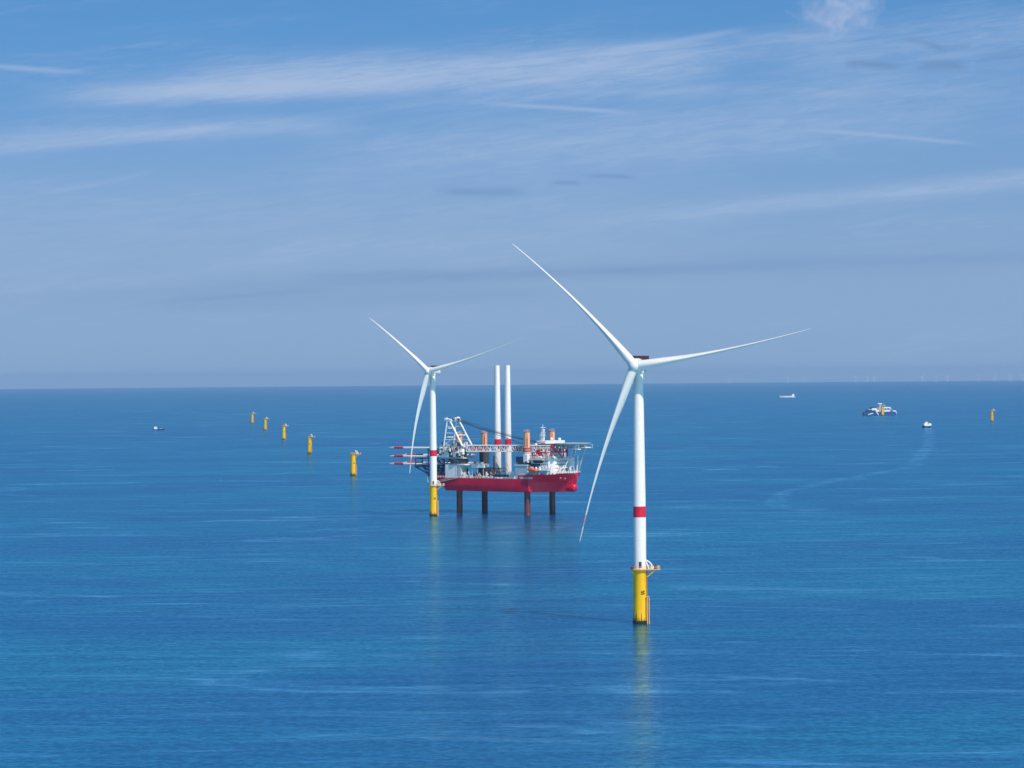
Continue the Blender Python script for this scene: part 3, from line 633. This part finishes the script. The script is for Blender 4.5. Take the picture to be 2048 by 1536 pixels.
# deck equipment amidships
b = MB().mat('shipwhite').box(-22.5, -10, -13, -6.5, 34.2, 37.2).mat('grey')
for u in (-22, -17, -11): b.tube((u, -12.5, 26.7), (u, -12.5, 34.2), .3, n=6).tube((u, -7, 26.7), (u, -7, 34.2), .3, n=6)
b.mat('shipwhite').rail([(-22.5, -13, 37.2), (-10, -13, 37.2)], 1.1, 1.4, .08).mat('dgrey').box(-21, -18.5, -12, -9, 37.2, 38.6)
b.build('service_platform', SP)
def gear(u, v, z, h, ms, name='deck_equipment'):
    b = MB(); w = random.uniform(.5, 1.8); m1 = random.choice(ms); k = random.random()
    b.mat(m1)
    if k < .35: b.box(u, u+w, v, v+1.2, z, z+h).mat('grey').box(u+.1, u+w-.1, v-.08, v+.02, z+h*.3, z+h*.7).mat(random.choice(ms)).box(u+.1*w, u+.5*w, v+.2, v+.9, z+h, z+h*1.35)
    elif k < .6: b.tube((u, v+.5, z), (u, v+.5, z+h), .45, n=8).tube((u, v+.5, z+h), (u+w, v+.4, z+h), .3, n=6).tube((u+w, v+.4, z+h), (u+w, v+.4, z), .2, n=6)
    elif k < .8: b.tube((u, v, z+.8), (u+w+.6, v, z+.8), .8, n=10).mat('grey').box(u+.2, u+w, v-.5, v+.5, z, z+.6)
    else: b.truss((u, v+.5, z), (u+random.uniform(-1, 1.5), v+.5, z+h*1.5), .8, .8, 3, .12, .09, (0, 1, 0))
    b.build(name, SP)
WM = ['shipwhite', 'shipwhite', 'grey', 'shipwhite', 'dgrey', 'brown', 'orange']
for i in range(46): gear(-41+i*.95+random.uniform(-.4, .4), random.uniform(-19.6, -16.5), 26.72, random.uniform(.9, 3.6), WM)
for i in range(16): gear(-8+i*2.2+random.uniform(-.5, .5), random.uniform(-19.6, -17.8), 26.72, random.uniform(.5, 1.6), ['navy', 'dgrey', 'shipwhite', 'grey', 'bluegrey'])
for i in range(14): gear(-29+i*1.3+random.uniform(-.4, .4), random.uniform(-14, -8), 37.0 if i > 5 else 42, random.uniform(.8, 2.6), WM)
for i in range(20): gear(37.5+i*1.05+random.uniform(-.3, .3), random.uniform(-15.2, -13.8), 42.0, random.uniform(1.2, 4.2), ['shipwhite', 'pink', 'shipwhite', 'red', 'grey', 'shipwhite', 'brown'])
for i in range(12): gear(39+i*1.6, random.uniform(-18.2, -16.2), 33.5, random.uniform(.8, 2.6), ['shipwhite', 'grey', 'shipwhite', 'bluegrey', 'orange'])
for i in range(10): gear(57+i*1.0, -11+i*1.1+random.uniform(-1, 2), 30.9+i*.05, random.uniform(1.0, 3.6), ['shipwhite', 'shipwhite', 'grey', 'bluegrey'])
for i in range(10): gear(24.5+i*1.1, random.uniform(-18.5, -14), 37.2, random.uniform(.8, 2.4), ['shipwhite', 'pink', 'navy', 'dgrey', 'grey'])
b = MB().mat('hull').box(-57.6, -44, -18.9, -18.4, 26.7, 28.4).mat('pink').path([(-56, -19, 23.8), (-51, -20.6, 27)], .5).mat('grey').path([(-52, -20.9, 22.6), (-30, -21.0, 26.6)], .22).path([(-52, -20.9, 23.8), (-30, -21.0, 27.8)], .16)
for i in range(12): f = i/11; b.tube((-52+22*f, -20.95, 22.6+4*f), (-52+22*f, -20.95, 23.8+4*f), .09, n=4)
b.build('gangway', SP)

# ---- things carried by the ship (each could be lifted off)
def on_ship(u, v, z=0.0):
    p = Matrix.Rotation(R_(-40), 3, 'Z') @ Vector((u, v, 0)); return (-5.4+p.x, 2236+p.y, seaz(0, 2236)+z)
GT = 'tower sections standing on deck'
for (u, v), lab in (((-4.8, -3), 'white tower with red band upright on the ship deck, left of the pair'), ((2.4, 0.4), 'white tower with red band upright on the ship deck, right of the pair')):
    t = tower_mesh(27.2, 110.4, 2.45, 1.9, 51.2, 55.4).build('tower_section', smooth=40); t.location = on_ship(u, v); t.rotation_euler = (0, 0, 0); tag(t, lab, 'turbine tower', GT)
b = MB().mat('brown')
for (u, v) in ((-12.5, -10), (-12.5, 6), (-1.5, -10), (-1.5, 6)): b.tube((u, v, 26.7), (u, v, 34), .45, n=6)
for z in (28.5, 31.2, 33.8):
    for v in (-10, 6): b.tube((-12.5, v, z), (-1.5, v, z), .35, n=6)
    for u in (-12.5, -1.5): b.tube((u, -10, z), (u, 6, z), .35, n=6)
for k in range(5): b.tube((-12.5+k*2.2, -10, 27), (-12.5+(k+1)*2.2, -10, 33.8), .3, n=6).tube((-12.5+(k+1)*2.2, -10.1, 27), (-12.5+k*2.2, -10.1, 33.8), .22, n=6)
b.tube((-7, -10.4, 30.3), (-7, -9.6, 30.3), 2.6, n=16).mat('orange').box(-9.6, -7.8, -11, -10.2, 27, 29.5).tube((-3.5, -11.2, 27), (-.5, -11, 31), .35, n=6).mat('dgrey').tube((-7, -10.6, 30.3), (-7, -9.7, 30.3), 1.3, n=12)
o = b.build('grillage_frame'); o.location = on_ship(-4, 0); o.rotation_euler = (0, 0, R_(-40)); o.location = at(-5.4, 2236); tag(o, 'rusty brown steel frame on the ship deck left of the upright towers', 'steel frame')
# silos
for i, (u, lab) in enumerate(((-11.5, 'pale pink upright tank beside the deck towers, left of two'), (-8.3, 'pale upright tank next to the left deck tower, right of two'))):
    b = MB().mat('shipwhite' if i else 'pink').lathe([(1.35, 26.8), (1.35, 41.6), (.9, 42.6)], 18); b.mat('grey').lathe([(1.42, 31), (1.42, 31.4)], 18, cap=False).tube((1.4, 0, 27), (1.4, 0, 42), .12, n=5).rail([(math.cos(R_(a))*1.2, math.sin(R_(a))*1.2, 42) for a in range(0, 360, 60)], 1, 1, .06, closed=True)
    t = b.build('storage_tank', smooth=30); t.location = on_ship(u, 1.5); tag(t, lab, 'tank', 'tanks on the ship deck')
# blade rack
b = MB().mat('navy')
for u in (-62, -46):
    for v in (-16.5, -9, 0, 7): b.tube((u, v, 26.7), (u, v, 48.5), .55, n=6)
    for z in (29, 35.2, 41, 47.2): b.tube((u, -17.5, z), (u, 8, z), .5, n=6)
    for k, z in enumerate((29, 35.2, 41)): b.tube((u, -16.5, z), (u, -9, z+6), .35, n=6).tube((u, 0, z), (u, -9, z+6), .35, n=6).tube((u, 0, z), (u, 7, z+6), .35, n=6)
for v in (-16.5, 7):
    for z in (29, 35.2, 41, 47.2): b.tube((-62, v, z), (-46, v, z), .4, n=6)
    for z in (29, 35.2, 41): b.tube((-62, v, z), (-46, v, z+6), .35, n=6).tube((-46, v, z), (-54, v, z+6), .3, n=6)
for v in (-16.5, -9, 0, 7):
    b.tube((-57, v, 26.8), (-75.5, v, 34.6), .6, n=6).tube((-75.5, v, 34.6), (-60, v, 34.6), .55, n=6).tube((-68, v, 34.6), (-62, v, 29.2), .4, n=6).tube((-75, v, 34.6), (-75, v, 44 if v > -10 else 40), .4, n=6)
for z in (34.6, 40.4): b.tube((-75, -17, z), (-75, 8, z), .5, n=6)
b.prism([(-75.5, -17), (-46, -17), (-46, 8), (-75.5, 8)], 34.8, 35.2)
b.prism([(-60, -15), (-42, -15), (-42, 6), (-60, 6)], 27, 33)
b.mat('bluegrey').box(-44, -42.5, -16, -14, 27, 31).mat('grey')
for i in range(10): b.tube((-58+i*1.6, -17.2, 27), (-58+i*1.6, -17.2, 29+2*(i % 3)), .2, n=5)
b.tube((-62.5, -17, 27.5), (-62.2, -17, 22.8), .5, n=6)
o = b.build('blade_rack'); o.location = at(-5.4, 2236); o.rotation_euler = (0, 0, R_(-40)); tag(o, 'dark blue steel rack overhanging the ship stern and holding spare blades', 'blade rack')
# blades lying in the rack: tip to the left
def stored(u, v, z, L, lab):
    stn = [(0, 1.55, 1.55), (.05, 1.6, 1.5), (.15, 2.1, 1.1), (.25, 2.2, 1.05), (.4, 1.8, .95), (.55, 1.5, .9), (.70, 1.2, .85), (.8, 1.05, .85), (.86, .95, .85), (.93, .75, .75), (.935, .74, .74), (1, .12, .2)]
    b = MB(); b.mat('blade'); b.mat('red'); b.mat('hoist'); rings = []
    for f, hw, hz in stn: rings.append([(-f*L, hw*math.cos(2*math.pi*i/14), hz*math.sin(2*math.pi*i/14)) for i in range(14)])
    b.rings(rings, matf=lambda k: 1 if k in (7, 8) else 2 if k == 6 and z < 45 and v > -12 else 0)
    o = b.build('spare_blade', smooth=50); o.location = on_ship(u, v, z); o.rotation_euler = (0, 0, R_(-40)); tag(o, lab, 'turbine blade', 'spare blades lying in the rack')
stored(-31, -12, 48.4, 75, 'topmost white spare blade with a red tip band, lying in the rack')
stored(-31, -12, 42.0, 75, 'middle-level spare blade of the rack, the one nearer the camera')
stored(-31, 2.5, 42.6, 75, 'middle-level spare blade of the rack, the one behind')
stored(-31, -12, 36.2, 75, 'lowest spare blade of the rack, the one nearer the camera')
stored(-31, 2.5, 36.6, 75, 'lowest spare blade of the rack, the one behind')
# lifeboat, containers
b = MB().mat('lifeboat'); rings = []
for f, w, h in [(0, .2, .3), (.06, 1.0, .9), (.2, 1.45, 1.3), (.5, 1.55, 1.45), (.8, 1.4, 1.3), (.94, .8, .9), (1, .1, .3)]:
    rings.append([(-4.6+9.2*f, w*math.cos(2*math.pi*i/14), h*math.sin(2*math.pi*i/14)) for i in range(14)])
b.rings(rings).box(-3.2, -1.4, -.7, .7, 1.1, 2.0).mat('glass').box(-3.3, -3.2, -.5, .5, 1.2, 1.8).mat('shipwhite').box(-2.4, .5, -.5, .5, 1.35, 2.1)
o = b.build('lifeboat', smooth=40); o.location = on_ship(43.4, -21.0, 33.6); o.rotation_euler = (0, R_(7), R_(-40)); tag(o, 'orange-red enclosed lifeboat hanging on the near side of the white deckhouse', 'lifeboat')
def cont(u, v, z, l, w, h, m, lab):
    b = MB().mat(m).box(-l/2, l/2, -w/2, w/2, 0, h)
    n = int(l/.6)
    for i in range(n): b.box(-l/2+i*l/n+.1, -l/2+i*l/n+.35, -w/2-.05, -w/2, .2, h-.2)
    b.mat('dgrey').box(-l/2-.03, -l/2+.15, -w/2-.07, -w/2+.1, 0, h).box(l/2-.15, l/2+.03, -w/2-.07, -w/2+.1, 0, h)
    o = b.build('container'); o.location = on_ship(u, v, z); o.rotation_euler = (0, 0, R_(-40)); tag(o, lab, 'container', 'containers on the ship deck')
cont(9.5, -16.5, 26.75, 12, 2.5, 2.9, 'navy', 'long dark blue container low on deck right of the towers')
cont(-1.5, -16.8, 26.75, 6, 2.5, 2.3, 'navy', 'short dark blue container low on deck below the left tower')
cont(20.5, -15.5, 26.75, 6, 2.5, 5.2, 'shipwhite', 'white container on deck just left of the blue-grey leg house')
cont(13.5, -11.5, 26.75, 5, 2.5, 4.2, 'shipwhite', 'white container at the foot of the right deck tower')

# ------------------------------------------------------------------ other vessels
def hull_mb(b, L, B, D, z0, mat, sheer=1.2, stern=.9):
    b.mat(mat); rings = []
    for f, w, zb in [(0, stern, .15), (.1, .97, 0), (.6, 1, 0), (.8, .85, 0), (.92, .5, .02), (1, .04, .35)]:
        x = -L/2+L*f; hz = D+sheer*max(0, f-.6)*2.5; h = B/2*w
        rings.append([(x, -h*.75, z0+zb*D), (x, -h*.92, z0+D*.4), (x, -h, z0+hz), (x, h, z0+hz), (x, h*.92, z0+D*.4), (x, h*.75, z0+zb*D)])
    b.rings(rings)
# crew boat seen from astern
b = MB(); root = empty('crew_boat', at(767.1, 5557), R_(97)); tag(root, 'small white crew boat with dark hull seen from astern, right side', 'boat')
for s in (-1, 1):
    b.mat('navy'); rings = []
    for x, w, zb in [(-12, 1.5, -.3), (5, 1.6, -.5), (10, 1.1, 0), (13.2, .1, 1.6)]: rings.append([(x, s*4.8-w, 1), (x, s*4.8-w, 3.2), (x, s*4.8+w, 3.2), (x, s*4.8+w, 1), (x, s*4.8+w*.5, zb), (x, s*4.8-w*.5, zb)])
    b.rings(rings)
b.mat('navy').box(-11.5, 10, -3.4, 3.4, 1.6, 3.0); b.build('hull', root)
b = MB().mat('shipwhite').box(-12, 11, -6.3, 6.3, 3.2, 4.6).box(-4, 6, -5.4, 5.4, 4.6, 7.6).box(-11.8, -11.2, -6, -2.6, 4.6, 7.8).box(-11.8, -11.2, 2.6, 6, 4.6, 7.8)
cb = b.build('deckhouse', root)
MB().mat('glass').box(-4.05, -3.98, -4.2, 4.2, 6.0, 7.0).build('window', cb)
b = MB().mat('shipwhite').box(-2, 4, -2.8, 2.8, 7.6, 9.4).tube((0, 0, 9.4), (0, 0, 12.6), .25, n=6).box(-.3, .3, -1.6, 1.6, 11, 11.3); b.build('wheelhouse', root)
# small support boat, left
root = empty('support_boat', at(-707.2, 5994.9), R_(-3)); tag(root, 'small blue boat with white wheelhouse at its left end, left of the foundations', 'boat')
b = MB(); hull_mb(b, 24, 6.6, 2.4, -.6, 'navy', 1.6); b.mat('bluegrey').box(3, 9, -2, 2, 2.0, 3.2); b.build('hull', root, smooth=30)
b = MB().mat('shipwhite').box(-8.5, -2.5, -2.6, 2.6, 1.8, 5.2).box(-7.6, -4.2, -2.2, 2.2, 5.2, 7.2).mat('glass').box(-7.7, -4.1, -2.25, 2.25, 6.0, 6.7).build('wheelhouse', root)
MB().mat('grey').tube((-6, 0, 7.2), (-6, 0, 9.6), .15, n=5).build('mast', root); MB().mat('grey').tube((-9, 0, 2), (-9, 0, 4.5), .2, n=5).build('stern_post', root)
# distant freighter
root = empty('cargo_ship', at(1188, 12945), R_(178)); tag(root, 'pale pinkish cargo ship far off near the horizon, right side', 'ship')
b = MB(); hull_mb(b, 68, 12, 5.0, -1, 'palepink', 2.0); b.build('hull', root, smooth=30)
MB().mat('shipwhite').box(-30, -18, -5.5, 5.5, 3.5, 10).box(-28.5, -20.5, -5, 5, 10, 14).box(-27, -25, -1.5, 1.5, 14, 17).build('accommodation_block', root)
MB().mat('shipwhite').box(-17, 22, -5.6, 5.6, 3.9, 6.6).tube((28, 0, 4), (33, 0, 13), .7, n=6).tube((24, 0, 4), (24, 0, 9), .5, n=6).build('cargo_deck', root)
# dark blue construction vessel behind a foundation
root = empty('construction_ship', at(884.5, 7215), R_(4)); tag(root, 'dark blue construction ship with white upperworks lying behind a lone foundation', 'ship')
b = MB(); hull_mb(b, 82, 22, 9.5, -1, 'shipblue', .6, .95); b.mat('shipwhite')
b.tube((-31, -11.2, 2), (-19, -11.2, 5), 1.1, n=6).tube((-11, -11.2, 8), (-6, -11.2, 1), 1.3, n=6); h = b.build('hull', root, smooth=30)
MB().mat('shipwhite').box(-21, -8, -8, 8, 12, 17).box(-12, -4, -8.1, 8.1, 8.5, 14).mat('pink').box(-9, -3, -8.5, 8, 13.5, 19).build('deckhouse', root)
b = MB().mat('shipwhite').box(8, 22, -8, 8, 8.5, 13).box(8.2, 24, -9, 9, 16.5, 19.5)
for u in (9, 15, 23): b.tube((u, -8, 8), (u, -8, 17), .6, n=6)
b.mat('navy').box(12, 21, -7, 7, 12.9, 16.6).mat('shipwhite').tube((24, -6, 17), (33, -6, 9), .5, n=6).build('accommodation_block', root)
MB().mat('shipwhite').box(30, 38, -6, 6, 8.5, 11).tube((38, -8, 3), (37.5, -5, 11), .7, n=6).build('bow_frame', root)
MB().mat('navy').box(-34, -12, -7, 7, 8.4, 13).mat('bluegrey').box(-28, -20, -8, 8, 12.9, 15).tube((-30, 0, 12.9), (-24, 0, 17.1), .5, n=6).mat('navy').box(-24, -14, -6, 6, 14.8, 19.5).build('stern_house', root)
b = MB().mat('shipwhite').truss((-1, 0, 8), (1.5, 0, 27), 3.4, 3.4, 5, .4, .3, (0, 1, 0)).box(-5, 5, -2, 2, 27, 29).mat('navy').tube((4, 0, 28), (6, 0, 33), .6, n=6)
b.build('crane_tower', root)

# ------------------------------------------------------------------ wind farm on the horizon
def far_turbine(rot):
    root = empty('distant_wind_turbine', (0, 0, 0))
    b = MB().mat('white').tube((0, 0, -6), (0, 0, 78), 3.6, 2.6, 8); b.build('tower', root)
    MB().mat('white').box(-2.5, 2.5, -4, 8, 76, 81).build('nacelle', root)
    for k in range(3):
        a = R_(rot+120*k); d = Vector((math.cos(a), 0, math.sin(a)))
        MB().mat('white').tube(Vector((0, -5, 78.5))+d*1.5, Vector((0, -5, 78.5))+d*58, 2.2, .6, 6).build('blade', root)
    return root
GD = 'faint wind turbines on the horizon'
protos = [far_turbine(90), far_turbine(60), far_turbine(35)]
xs = [(1459.5, 0, 'leftmost faint turbine on the horizon, right of the big blade'), (1576, 1, 'faint horizon turbine directly above the pale cargo ship'),
      (1608.5, 0, 'faint horizon turbine just right of the pale cargo ship'), (1711, 2, 'faint horizon turbine left of the dark blue construction ship'),
      (1735, 1, 'faint horizon turbine above the left end of the construction ship'), (1749, 0, 'faint horizon turbine above the middle of the construction ship'),
      (1845, 1, 'faint horizon turbine above the crew boat'), (1872, 2, 'faint horizon turbine just right of the one above the crew boat'),
      (1895, 0, 'third faint horizon turbine right of the construction ship'), (1956, 2, 'faint horizon turbine left of the lone right-hand foundation'),
      (1989, 1, 'faint horizon turbine straight above the lone right-hand foundation'), (2021, 0, 'faint horizon turbine right of the lone right-hand foundation'),
      (2045, 2, 'faint horizon turbine at the very right edge')]
used = set()
for x, k, lab in xs:
    o = copy_tree(protos[k]) if k in used else protos[k]; used.add(k)
    D = 43000.0; X = (x-1024)/6000*D; o.location = at(X, D); tag(o, lab, 'wind turbine', GD)

# ------------------------------------------------------------------ sea haze
m = bpy.data.materials.new('haze_air'); m.use_nodes = True; t = NT(m.node_tree); t.n.clear()
v = t.new('ShaderNodeVolumePrincipled'); v.inputs['Color'].default_value = (.45, .66, .93, 1); v.inputs['Density'].default_value = 2.1e-5; v.inputs['Anisotropy'].default_value = 0.0
o = t.new('ShaderNodeOutputMaterial'); t.l.new(v.outputs[0], o.inputs['Volume'])
M['haze'] = m
b = MB().mat('haze').box(-67000, 67000, -67000, 67000, -115, 188)
hz = b.build('haze'); tag(hz, kind='stuff')
